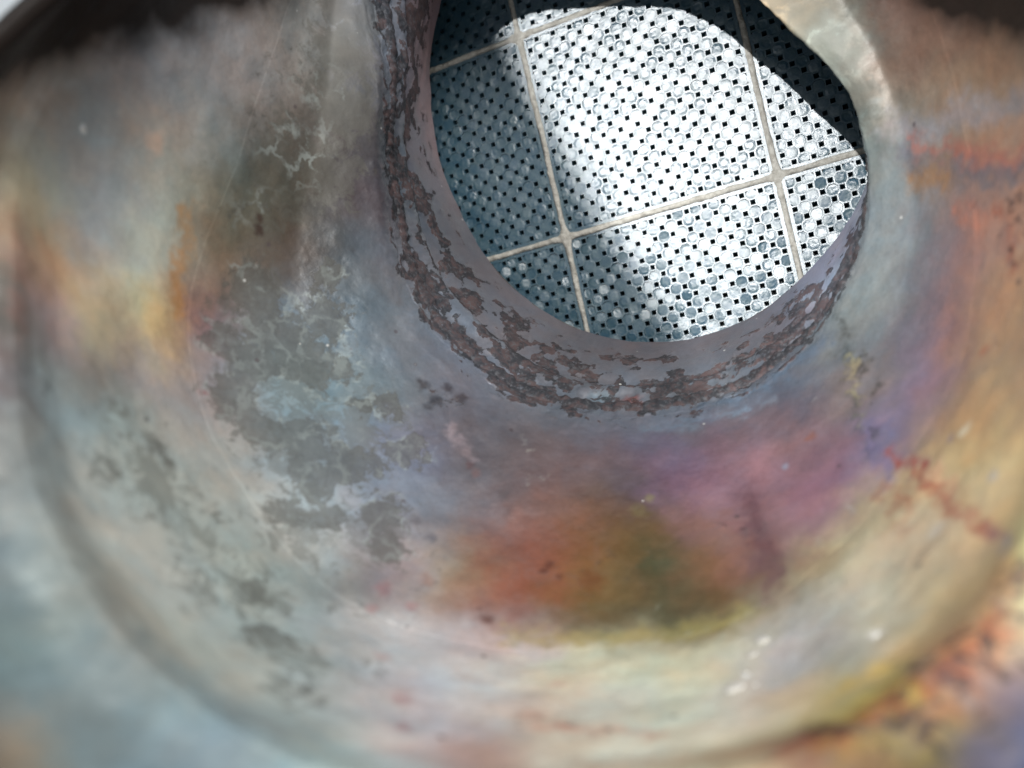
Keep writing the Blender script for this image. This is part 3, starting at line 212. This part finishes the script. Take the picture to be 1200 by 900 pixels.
def steel_material(name, rusty=False):
    m, nt, b = newmat(name)
    L = nt.links.new
    pos = N(nt, 'ShaderNodeTexCoord').outputs['Object']
    tint = N(nt, 'ShaderNodeAttribute', attribute_name='tint').outputs['Color']
    mk = N(nt, 'ShaderNodeAttribute', attribute_name='scale_mask')
    sep = N(nt, 'ShaderNodeSeparateColor'); L(mk.outputs['Color'], sep.inputs[0])
    stain, rust, top_shade = sep.outputs[0], sep.outputs[1], sep.outputs[2]
    lace = mk.outputs['Alpha']
    big = noise(nt, pos, 220, 5, 0.65)
    fine = noise(nt, pos, 1500, 5, 0.7)
    c = mix(nt, 1.0, tint, mapr(nt, big, 0.25, 0.75, 0.88, 1.10, False), 'MULTIPLY')
    c = mix(nt, 1.0, c, mapr(nt, fine, 0.25, 0.75, 0.90, 1.09, False), 'MULTIPLY')
    hn = noise(nt, pos, 160, 6, 0.6, 0.2)
    c = mix(nt, 1.0, c, mix(nt, mapr(nt, hn, 0.35, 0.65), (1.06, 0.99, 0.96), (0.95, 1.0, 1.04)), 'MULTIPLY')
    # dark oxide scale with crisp ragged edges
    n1 = noise(nt, pos, 520, 8, 0.74, 0.5)
    sf = math_(nt, 'ADD', stain, math_(nt, 'MULTIPLY', math_(nt, 'SUBTRACT', n1, 0.5), 2.0))
    sfac = mapr(nt, sf, 0.38, 0.52)
    rim = math_(nt, 'MULTIPLY', mapr(nt, sf, 0.30, 0.42), mapr(nt, sf, 0.60, 0.44))
    vor = N(nt, 'ShaderNodeTexVoronoi', feature='DISTANCE_TO_EDGE'); vor.inputs['Scale'].default_value = 190
    dv = N(nt, 'ShaderNodeVectorMath', operation='ADD'); L(pos, dv.inputs[0])
    nv = N(nt, 'ShaderNodeTexNoise'); nv.inputs['Scale'].default_value = 500; L(pos, nv.inputs['Vector'])
    sv = N(nt, 'ShaderNodeVectorMath', operation='SCALE'); L(nv.outputs['Color'], sv.inputs[0]); sv.inputs['Scale'].default_value = 0.004
    L(sv.outputs[0], dv.inputs[1]); L(dv.outputs[0], vor.inputs['Vector'])
    ringf = math_(nt, 'MULTIPLY', mapr(nt, vor.outputs['Distance'], 0.10, 0.03), mapr(nt, big, 0.42, 0.58))
    ln = noise(nt, pos, 300, 8, 0.78, 0.8)
    lf = math_(nt, 'MULTIPLY', mapr(nt, math_(nt, 'ADD', math_(nt, 'MULTIPLY', lace, 0.35), ln), 0.64, 0.73), 0.72)
    c = mix(nt, lf, c, mix(nt, 0.35, (0.085, 0.082, 0.070), tint))
    l2 = math_(nt, 'MULTIPLY', math_(nt, 'MULTIPLY', ringf, mapr(nt, math_(nt, 'ADD', stain, math_(nt, 'MULTIPLY', lace, 0.2)), 0.15, 0.4)), 0.4)
    c = mix(nt, l2, c, (0.30, 0.34, 0.33))
    darkc = mix(nt, mapr(nt, n1, 0.35, 0.65), (0.050, 0.044, 0.037), (0.085, 0.085, 0.076))
    darkc = mix(nt, math_(nt, 'MULTIPLY', ringf, 0.5), darkc, (0.17, 0.19, 0.18))
    darkc = mix(nt, 0.2, darkc, tint)
    c = mix(nt, math_(nt, 'MULTIPLY', sfac, 0.78), c, darkc)
    c = mix(nt, math_(nt, 'MULTIPLY', rim, 0.25), c, (0.07, 0.06, 0.05))
    # corroded weld zone
    r1 = noise(nt, pos, 520, 8, 0.75, 0.6)
    r2 = noise(nt, pos, 380, 6, 0.6, 1.0)
    rf = math_(nt, 'ADD', math_(nt, 'MULTIPLY', rust, 0.80), math_(nt, 'MULTIPLY', math_(nt, 'SUBTRACT', r1, 0.5), 1.9))
    rc = mix(nt, mapr(nt, r2, 0.42, 0.60), (0.012, 0.011, 0.012), (0.060, 0.034, 0.032))
    rc = mix(nt, mapr(nt, fine, 0.50, 0.64), rc, (0.065, 0.065, 0.070))
    rc = mix(nt, 0.06, rc, tint)
    pk = math_(nt, 'MULTIPLY', math_(nt, 'MULTIPLY', rust, mapr(nt, r2, 0.50, 0.62)), 0.55)
    c = mix(nt, pk, c, (0.17, 0.155, 0.16))
    rfac = math_(nt, 'MULTIPLY', mapr(nt, rf, 0.42, 0.64), mapr(nt, rust, 0.02, 0.25))
    c = mix(nt, math_(nt, 'MULTIPLY', rfac, 0.88), c, rc)
    # isolated pits and pale specks
    v2 = N(nt, 'ShaderNodeTexVoronoi'); v2.inputs['Scale'].default_value = 330; L(pos, v2.inputs['Vector'])
    sp = N(nt, 'ShaderNodeSeparateColor'); L(v2.outputs['Color'], sp.inputs[0])
    pit = math_(nt, 'MULTIPLY', mapr(nt, v2.outputs['Distance'], 0.16, 0.08), mapr(nt, sp.outputs[0], 0.88, 0.90))
    c = mix(nt, math_(nt, 'MULTIPLY', pit, 0.6), c, (0.06, 0.045, 0.05))
    spk = math_(nt, 'MULTIPLY', mapr(nt, v2.outputs['Distance'], 0.10, 0.05), mapr(nt, sp.outputs[1], 0.93, 0.94))
    c = mix(nt, math_(nt, 'MULTIPLY', spk, 0.6), c, (0.6, 0.6, 0.58))
    c = mix(nt, math_(nt, 'MULTIPLY', top_shade, 0.96), c, (0.012, 0.009, 0.008))  # shade at the top painted almost black into the colour
    L(c, b.inputs['Base Color'])
    L(mapr(nt, math_(nt, 'MAXIMUM', top_shade, math_(nt, 'MULTIPLY', math_(nt, 'MAXIMUM', lace, rfac), 0.7)), 0.0, 1.0, 0.5, 0.08, False), b.inputs['Specular IOR Level'])
    L(mapr(nt, math_(nt, 'MAXIMUM', top_shade, math_(nt, 'MULTIPLY', math_(nt, 'MAXIMUM', lace, rfac), 0.5)), 0.0, 0.5, 0.22, 0.0, False), b.inputs['Metallic'])
    rg = math_(nt, 'ADD', mapr(nt, big, 0.3, 0.7, 0.28, 0.42, False), math_(nt, 'MULTIPLY', math_(nt, 'MAXIMUM', math_(nt, 'MAXIMUM', rfac, sfac), lace), 0.28))
    L(rg, b.inputs['Roughness'])
    hgt = math_(nt, 'ADD', math_(nt, 'MULTIPLY', fine, 0.35), math_(nt, 'MULTIPLY', big, 0.6))
    hgt = math_(nt, 'ADD', hgt, math_(nt, 'MULTIPLY', rfac, 1.0))
    hgt = math_(nt, 'ADD', hgt, math_(nt, 'MULTIPLY', sfac, 0.25))
    bp = N(nt, 'ShaderNodeBump'); bp.inputs['Strength'].default_value = 0.35; bp.inputs['Distance'].default_value = 0.0005
    L(hgt, bp.inputs['Height']); L(bp.outputs[0], b.inputs['Normal'])
    return m
M_STEEL = steel_material("heat_tinted_steel")

def ceramic_material():
    m, nt, b = newmat("glazed_ceramic")
    L = nt.links.new
    pos = N(nt, 'ShaderNodeTexCoord').outputs['Object']
    n1 = noise(nt, pos, 260, 5, 0.6); n2 = noise(nt, pos, 2600, 4, 0.7)
    c = mix(nt, mapr(nt, n1, 0.35, 0.65), (0.014, 0.056, 0.094), (0.022, 0.064, 0.088))
    c = mix(nt, mapr(nt, n2, 0.45, 0.7), c, (0.07, 0.11, 0.13))
    L(c, b.inputs['Base Color'])
    b.inputs['IOR'].default_value = 1.95
    L(mapr(nt, n1, 0.3, 0.7, 0.30, 0.38, False), b.inputs['Roughness'])
    bp = N(nt, 'ShaderNodeBump'); bp.inputs['Strength'].default_value = 0.5; bp.inputs['Distance'].default_value = 0.00012
    L(n2, bp.inputs['Height']); L(bp.outputs[0], b.inputs['Normal'])
    return m
M_CER = ceramic_material()

def cement_material():
    m, nt, b = newmat("joint_cement")
    L = nt.links.new
    pos = N(nt, 'ShaderNodeTexCoord').outputs['Object']
    n1 = noise(nt, pos, 700, 6, 0.7); n2 = noise(nt, pos, 3500, 4, 0.7)
    c = mix(nt, mapr(nt, n1, 0.35, 0.65), (0.26, 0.245, 0.215), (0.42, 0.41, 0.375))
    c = mix(nt, mapr(nt, n2, 0.5, 0.7), c, (0.50, 0.48, 0.44))
    L(c, b.inputs['Base Color'])
    b.inputs['Roughness'].default_value = 0.65
    bp = N(nt, 'ShaderNodeBump'); bp.inputs['Strength'].default_value = 0.8; bp.inputs['Distance'].default_value = 0.0003
    L(n2, bp.inputs['Height']); L(bp.outputs[0], b.inputs['Normal'])
    return m
M_CEM = cement_material()

def plain(name, c, rough, metal=0.0):
    m, nt, b = newmat(name)
    pos = N(nt, 'ShaderNodeTexCoord').outputs['Object']
    n1 = noise(nt, pos, 300, 6, 0.65)
    nt.links.new(mix(nt, n1, tuple(x*0.6 for x in c), tuple(min(1, x*1.4) for x in c)), b.inputs['Base Color'])
    b.inputs['Roughness'].default_value = rough; b.inputs['Metallic'].default_value = metal
    return m
M_CAN = plain("sooty_steel", (0.05, 0.045, 0.042), 0.6, 0.4)

# ------------------------------------------------------------------ helpers
def link_mesh(name, verts, faces, mat, parent=None, smooth=True):
    me = bpy.data.meshes.new(name)
    verts = np.asarray(verts, dtype=np.float32)
    if isinstance(faces, np.ndarray) and faces.ndim == 2 and faces.shape[1] == 4:
        me.vertices.add(len(verts)); me.vertices.foreach_set('co', verts.ravel())
        nf = len(faces)
        me.loops.add(nf*4); me.loops.foreach_set('vertex_index', faces.astype(np.int32).ravel())
        me.polygons.add(nf)
        me.polygons.foreach_set('loop_start', np.arange(0, nf*4, 4, dtype=np.int32))
        me.polygons.foreach_set('loop_total', np.full(nf, 4, dtype=np.int32))
        me.update(calc_edges=True); me.validate()
    else:
        me.from_pydata([tuple(map(float, v)) for v in verts], [], [tuple(int(i) for i in f) for f in faces])
        me.update()
    me.materials.append(mat)
    me.polygons.foreach_set('use_smooth', np.full(len(me.polygons), smooth))
    o = bpy.data.objects.new(name, me); col.objects.link(o)
    if parent: o.parent = parent
    return o
def thing(name, label, cat, loc=(0, 0, 0), mat3=None):
    o = bpy.data.objects.new(name, None); col.objects.link(o)
    if mat3 is not None: o.matrix_world = mat3
    else: o.location = loc
    o.empty_display_size = 0.01
    o['label'] = label; o['category'] = cat
    return o
def grid_faces(nv, nth, flip=False):
    i = np.arange(nv-1)[:, None]*nth; j = np.arange(nth)[None]; j2 = (j+1) % nth
    f = np.stack([i+j, i+j2, i+nth+j2, i+nth+j], -1).reshape(-1, 4)
    return f[:, ::-1] if flip else f

# ------------------------------------------------------------------ exhaust housing
housing = thing('exhaust_housing', 'heat-tinted steel exhaust funnel with a round neck welded round the filter opening', 'exhaust pipe')
NTH, NV = 1200, 420
S = surface(NTH, NV)
vv = np.linspace(0, 1, NV)
# surface normals (towards the inside)
dth = np.roll(S, -1, 1)-np.roll(S, 1, 1); dv = np.gradient(S, axis=0)
NR = np.cross(dth, dv); NR /= np.linalg.norm(NR, axis=2)[..., None]+1e-12
cen = S.mean(1, keepdims=True)
sgn = np.sign(((cen-S)*NR).sum(2).mean())
NR *= sgn
P = S.reshape(-1, 3); V1 = np.repeat(vv, NTH)
d = (fbm(P, 90, 3, 3)-0.5)*0.0012 + (fbm(P, 420, 3, 9)-0.5)*0.00025
rz = np.exp(-0.5*((V1-0.105)/0.03)**2)
crust = neck_crust(P, V1)
d += rz*((fbm(P, 500, 4, 17)-0.5)*0.0016) + crust*0.00014 - 0.0009*np.exp(-0.5*((V1-0.066)/0.006)**2) + 0.0008*np.exp(-0.5*((V1-0.083)/0.009)**2)
P = P + NR.reshape(-1, 3)*d[:, None]
S = P.reshape(NV, NTH, 3)
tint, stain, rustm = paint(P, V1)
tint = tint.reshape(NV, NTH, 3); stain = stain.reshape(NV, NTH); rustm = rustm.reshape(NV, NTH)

def set_attrs(o, tc, s, r):
    me = o.data; n = len(me.vertices)
    a = me.attributes.new('tint', 'FLOAT_COLOR', 'POINT')
    a.data.foreach_set('color', np.concatenate([tc.reshape(-1, 3), np.ones((n, 1))], 1).astype(np.float32).ravel())
    b = me.attributes.new('scale_mask', 'FLOAT_COLOR', 'POINT')
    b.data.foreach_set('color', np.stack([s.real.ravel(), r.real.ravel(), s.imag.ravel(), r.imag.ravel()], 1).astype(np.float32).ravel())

def shell_part(name, v0, v1, thick=0.0015, outer_rows=10):
    i0 = int(round(v0*(NV-1))); i1 = int(round(v1*(NV-1)))
    a = S[i0:i1+1]; nr = NR[i0:i1+1]
    idx = np.linspace(0, i1-i0, outer_rows).astype(int)[::-1]
    back = (a-nr*thick)[idx]
    lip = ((a[-1]-nr[-1]*thick*0.5) + (a[-1]-a[-4])/np.linalg.norm(a[-1]-a[-4], axis=1)[:, None]*thick*0.45)[None]
    allv = np.concatenate([a, lip, back], 0)
    n = allv.shape[0]
    f = grid_faces(n, NTH, flip=(sgn < 0))
    o = link_mesh(name, allv.reshape(-1, 3), f, M_STEEL, housing)
    ii = np.concatenate([np.arange(i0, i1+1), [i1], (i0+idx)])
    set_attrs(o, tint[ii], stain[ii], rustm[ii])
    return o
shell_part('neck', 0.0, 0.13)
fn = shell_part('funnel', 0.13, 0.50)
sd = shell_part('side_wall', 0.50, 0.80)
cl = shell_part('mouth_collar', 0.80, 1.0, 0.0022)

# weld bead: an irregular raised run of overlapping ripples round the neck
def bead(name, v0, rad, seed, nth=1400, nc=14):
    th = np.linspace(0, 2*math.pi, nth, endpoint=False)
    i0 = v0*(NV-1); k = int(i0)
    jj = th/(2*math.pi)*NTH; j0 = jj.astype(int) % NTH
    c = S[k][j0]; nn = NR[k][j0]
    t = np.roll(c, -1, 0)-np.roll(c, 1, 0); t /= np.linalg.norm(t, axis=1)[:, None]
    # smooth path
    for _ in range(20):
        c = (np.roll(c, 1, 0)+c*2+np.roll(c, -1, 0))/4; nn = (np.roll(nn, 1, 0)+nn*2+np.roll(nn, -1, 0))/4
    b2 = np.cross(t, nn)
    rip = 1+0.10*np.sin(th*150+3*np.sin(th*7+seed)) + 0.5*(fbm(c, 300, 4, seed)-0.5)
    phi = np.linspace(0, 2*math.pi, nc, endpoint=False)
    pts = c[None] - nn[None]*rad*0.30 + (np.cos(phi)[:, None, None]*b2[None]*1.7 + np.sin(phi)[:, None, None]*nn[None]*0.75)*(rad*rip)[None, :, None]
    pr = pts.reshape(-1, 3)
    pr = pr + (fbm(pr, 900, 4, seed+3)-0.5)[:, None]*0.0008*np.repeat(np.ones(nc), nth)[:, None]*np.tile(nn, (nc, 1))
    pts = np.concatenate([pr.reshape(nc, nth, 3), pr.reshape(nc, nth, 3)[:1]], 0)
    f = grid_faces(nc+1, nth)
    o = link_mesh(name, pts.reshape(-1, 3), f, M_STEEL, housing)
    tc, s_, r_ = paint(pts.reshape(-1, 3), np.full((nc+1)*nth, 0.105))
    set_attrs(o, tc, s_*0, np.full(len(tc), 0.92))
    return o
bead('weld_bead', 0.112, 0.0011, 4)

# canister behind the funnel, closed round the neck
RF = Matrix((( 0.922881812428074, -0.22509462673320862, -0.31244450596110745), (0.21546705466536098, 0.9743126007936987, -0.06548972658702237), (0.3191600047676359, -0.006882219877777564, 0.9476758551352124)))
TF = Vector((0.026157107234423136, 0.056288431522951994, -0.16264523180668566))
MF = Matrix.Translation(TF) @ RF.to_4x4()
def canister():
    nth = 160
    th = np.linspace(0, 2*math.pi, nth, endpoint=False)
    Rm = np.array(RF); Tm = np.array(TF)
    A = ring_pts('A', th)
    def ring(r, z):
        L = np.stack([r*np.cos(th), r*np.sin(th), np.full(nth, z)], 1); return L@Rm.T+Tm
    Al = (A-Tm)@Rm; cA = Al[:, :2].mean(0)
    ang = np.arctan2(Al[:, 1]-cA[1], Al[:, 0]-cA[0])
    def ring2(r, z, c=(0, 0)):
        L = np.stack([c[0]+r*np.cos(ang), c[1]+r*np.sin(ang), np.full(nth, z)], 1); return L@Rm.T+Tm
    out = A-np.array(NR[2].mean(0))*0
    rows = [A + (A-A.mean(0))*0.004, ring2(0.050, 0.0125, cA), ring2(0.078, 0.011), ring2(0.082, 0.008), ring2(0.083, -0.03), ring2(0.0850, -0.03), ring2(0.0845, 0.009), ring2(0.080, 0.0135), ring2(0.052, 0.0155, cA), A + (A-A.mean(0))*0.05+np.array(RF.col[2])*0.004]
    v = np.array(rows)
    return link_mesh('canister_shell', v.reshape(-1, 3), grid_faces(len(rows), nth), M_CAN, housing)
canister()

# ------------------------------------------------------------------ particulate filter
filt = thing('particulate_filter', 'bright square-celled ceramic filter block seen through the round neck opening', 'filter', mat3=MF)
PT = 0.0018; SEG = 23.95*PT; NCL = 23
rng = random.Random(7)
def seg_mesh(name, seed):
    r = random.Random(seed)
    vs = []; fs = []
    def V(x, y, z): vs.append((x*PT, y*PT, z*PT)); return len(vs)-1
    EO, EI = 11.66, 11.34
    cl_ = lambda x, e: max(-e, min(e, x))
    for cx in range(-11, 12):
        for cy in range(-11, 12):
            opened = (cx+cy) % 2 != 0     # corner cells are plugged
            jx, jy = r.uniform(-.012, .012), r.uniform(-.012, .012)
            zt = r.uniform(-.006, .006)
            if opened:
                o = [(.335, .335), (-.335, .335), (-.335, -.335), (.335, -.335)]
                h = .262+r.uniform(-.012, .012)
                q = [(h, h), (-h, h), (-h, -h), (h, -h)]
                depth = -5.0
            else:
                a_, b_ = .665, .335
                o = [(a_, b_), (b_, a_), (-b_, a_), (-a_, b_), (-a_, -b_), (-b_, -a_), (b_, -a_), (a_, -b_)]
                s_ = .865+r.uniform(-.01, .01)
                q = [(x*s_, y*s_) for x, y in o]
                depth = -.55
            n = len(o)
            O = [V(cl_(cx+x, EO), cl_(cy+y, EO), 0) for x, y in o]
            Q = [V(cl_(cx+x+jx, EI), cl_(cy+y+jy, EI), zt) for x, y in q]
            Q2 = [V(cl_(cx+x+jx, EI), cl_(cy+y+jy, EI), depth) for x, y in q]
            for k in range(n):
                k2 = (k+1) % n
                fs.append((O[k], O[k2], Q[k2], Q[k])); fs.append((Q[k], Q[k2], Q2[k2], Q2[k]))
            fs.append(tuple(Q2))
    # outer skin strip and sides
    for s in range(4):
        ca, sa = ((1, 0), (0, 1), (-1, 0), (0, -1))[s]
        def W(x, y, z): return V(x*ca-y*sa, x*sa+y*ca, z)
        a = W(11.30, -11.67, -.03); b = W(11.67, -11.67, -.03); c = W(11.67, 11.67, -.03); d_ = W(11.30, 11.67, -.03)
        fs.append((a, b, c, d_))
        e = W(11.67, -11.67, -5); f = W(11.67, 11.67, -5)
        fs.append((b, e, f, c))
    return vs, fs

# five plug shapes, domed or dimpled, shared by every plug
plug_meshes = []
for k in range(6):
    r = random.Random(100+k)
    vs = []; a_, b_ = .665*.855, .335*.855
    o = [(a_, b_), (b_, a_), (-b_, a_), (-a_, b_), (-a_, -b_), (-b_, -a_), (b_, -a_), (a_, -b_)]
    dome = (0.02, 0.05, -0.04, 0.0, 0.03, -0.02)[k]
    for sx, z in ((1.012, -.04), (.96, -.010), (.55, -.012+dome*.8)):
        for x, y in o:
            vs.append(((x*sx+r.uniform(-.02, .02))*PT, (y*sx+r.uniform(-.02, .02))*PT, (z+r.uniform(-.012, .012))*PT))
    vs.append((r.uniform(-.08, .08)*PT, r.uniform(-.08, .08)*PT, (dome*.6-.01)*PT))
    fs = []
    for j in range(2):
        for i in range(8):
            i2 = (i+1) % 8; fs.append((j*8+i, j*8+i2, j*8+8+i2, j*8+8+i))
    for i in range(8): fs.append((16+i, 16+(i+1) % 8, 24))
    me = bpy.data.meshes.new('plug'); me.from_pydata(vs, [], fs); me.materials.append(M_CER)
    me.polygons.foreach_set('use_smooth', np.zeros(len(me.polygons), dtype=bool)); me.update()
    plug_meshes.append(me)

segs = {}
for i in (-1, 0, 1):
    for j in (-1, 0, 1):
        vs, fs = seg_mesh('filter_segment', i*10+j)
        o = link_mesh('filter_segment', np.array(vs), fs, M_CER, filt, smooth=False)
        o.location = (i*SEG, j*SEG, rng.uniform(-.0002, .0002))
        o.rotation_euler = (math.radians(rng.uniform(-.5, .5)), math.radians(rng.uniform(-.5, .5)), 0)
        segs[(i, j)] = o
# opening outline in filter coordinates: which plugs show
Rm = np.array(RF); Tm = np.array(TF)
cand = []
for (i, j), o in segs.items():
    for cx_ in range(-11, 12):
        for cy_ in range(-11, 12):
            if (cx_+cy_) % 2: continue
            L = np.array([i*SEG+cx_*PT, j*SEG+cy_*PT, 0]); Wp = Rm@L+Tm
            u = 600+950*Wp[0]/-Wp[2]; w = 450-950*Wp[1]/-Wp[2]
            cx2 = abs(cx_) == 11; cy2 = abs(cy_) == 11
            vis = (-5 < u < 1205 and -5 < w < 905) and ((u-757)/262)**2+((w-165)/245)**2 < 1
            cand.append((-Wp[2] if vis else 9, (i, j), cx_, cy_))
cand.sort(key=lambda c: c[0])
def edge_fix(cx_, cy_):
    sx = sy = 1.0; ox = oy = 0.0
    lim = 11.32
    if abs(cx_) == 11: sx = (lim-10.43)/1.137; ox = (math.copysign((lim+10.43)/2, cx_)-cx_)
    if abs(cy_) == 11: sy = (lim-10.43)/1.137; oy = (math.copysign((lim+10.43)/2, cy_)-cy_)
    return sx, sy, ox, oy
sv, sf, ssm = [], [], []
for n_, (dist, key, cx_, cy_) in enumerate(cand):
    sx, sy, ox, oy = edge_fix(cx_, cy_)
    me = plug_meshes[rng.choice((0, 0, 1, 3, 3, 4, 4, 2, 5))]
    rot = rng.randrange(4)*math.pi/2 if sx == 1 and sy == 1 else 0
    tl = .10 if key[1] == -1 else .026
    tx, ty = rng.gauss(0, tl), rng.gauss(0, tl); dz = (rng.uniform(-.035, .01)-(.09 if rng.random() < .22 else 0)-(.04 if key[1] == -1 else 0))*PT
    if n_ < 300:
        p = bpy.data.objects.new('plug', me); col.objects.link(p); p.parent = segs[key]
        p.location = ((cx_+ox)*PT, (cy_+oy)*PT, dz); p.rotation_euler = (tx, ty, rot); p.scale = (sx, sy, 1)
    else:
        M = Matrix.Translation(((cx_+ox)*PT, (cy_+oy)*PT, dz)) @ Matrix.Rotation(tx, 4, 'X') @ Matrix.Rotation(ty, 4, 'Y') @ Matrix.Rotation(rot, 4, 'Z') @ Matrix.Diagonal((sx, sy, 1, 1))
        so = segs[key]; M = Matrix.Translation(so.location) @ so.rotation_euler.to_matrix().to_4x4() @ M
        b0 = len(sv)
        sv.extend([tuple(M @ v.co) for v in me.vertices])
        sf.extend([tuple(b0+q for q in pl.vertices) for pl in me.polygons]); ssm.extend([pl.use_smooth for pl in me.polygons])
ps = link_mesh('plug', np.array(sv), sf, M_CER, filt)
ps.data.polygons.foreach_set('use_smooth', np.array(ssm, dtype=bool))
ps['kind'] = 'stuff'

# cement joints between the segments: raised, uneven, thicker where they cross
def joint(axis, pos, seed):
    n = 900; m = 9
    t = np.linspace(-1.5*SEG, 1.5*SEG, n)
    u = np.linspace(-1, 1, m)
    c0 = np.stack([t, np.full(n, pos), np.full(n, seed*.01)], 1)
    near = np.minimum(np.abs(t-SEG/2), np.abs(t+SEG/2))
    w = PT*(0.33+0.26*(fbm(c0, 260, 3, seed)-0.5)) + PT*0.45*np.exp(-(near/(PT*0.9))**2)*(0.3+1.1*fbm(c0, 150, 2, seed+9))
    off = PT*0.35*(fbm(c0, 120, 3, seed+5)-0.5)
    Z = PT*(0.06*(1-u[:, None]**2)*1.8-0.10*np.abs(u[:, None])**3) + PT*0.30*(1-u[:, None]**2)*0 + np.zeros((m, n))
    y = pos+off[None]+u[:, None]*w[None]
    x = np.tile(t, (m, 1))
    pp = np.stack([x.ravel(), y.ravel(), Z.ravel()], 1)
    Z = Z.ravel()+PT*0.45*(fbm(pp, 900, 4, seed+2)-0.5)+PT*0.03
    pp[:, 2] = Z
    if axis: pp = np.stack([-pp[:, 1], pp[:, 0], pp[:, 2]-0.00003], 1)
    i = np.arange(m-1)[:, None]*n; j = np.arange(n-1)[None]
    f = np.stack([i+j, i+j+1, i+n+j+1, i+n+j], -1).reshape(-1, 4)
    # skirt down into the gap
    vs = pp; 
    lo1 = pp[:n].copy(); lo1[:, 2] -= 0.002; lo2 = pp[-n:].copy(); lo2[:, 2] -= 0.002
    b = len(vs); vs = np.concatenate([vs, lo1, lo2], 0)
    k = np.arange(n-1)
    f = np.concatenate([f, np.stack([b+k, b+k+1, k+1, k], 1), np.stack([(m-1)*n+k, (m-1)*n+k+1, b+n+k+1, b+n+k], 1)], 0)
    return link_mesh('cement_joint', vs, f, M_CEM, filt)
joint(0, SEG/2, 41); joint(0, -SEG/2, 52); joint(1, SEG/2, 63); joint(1, -SEG/2, 74)

# small pale blobs added on the wall to stand for glints of light
M_GLINT = plain("bright_glint", (0.60, 0.58, 0.54), 0.5, 0.0)
SF = S.reshape(-1, 3); NF = NR.reshape(-1, 3)
for bi, (x, y, z, s) in enumerate(GLINTS):
    k = int(np.argmin(((SF-np.array((x, y, z))/1000)**2).sum(1)))
    bm = bmesh.new(); bmesh.ops.create_icosphere(bm, subdivisions=2, radius=0.0008*s)
    for v_ in bm.verts:
        q = np.array([v_.co[:]]) + bi
        f_ = 1+1.8*(float(fbm(q, 1800, 2, bi)[0])-0.5)
        v_.co = Vector((v_.co.x*f_*(1.0+0.5*(bi % 3 == 1)), v_.co.y*f_, v_.co.z*0.3))
    me = bpy.data.meshes.new('glint_bead'); bm.to_mesh(me); bm.free(); me.materials.append(M_GLINT)
    me.polygons.foreach_set('use_smooth', np.ones(len(me.polygons), dtype=bool))
    o = bpy.data.objects.new('glint_bead', me); col.objects.link(o); o.parent = housing
    o.location = Vector(SF[k]); o.rotation_euler = Vector(NF[k]).to_track_quat('Z', 'Y').to_euler()
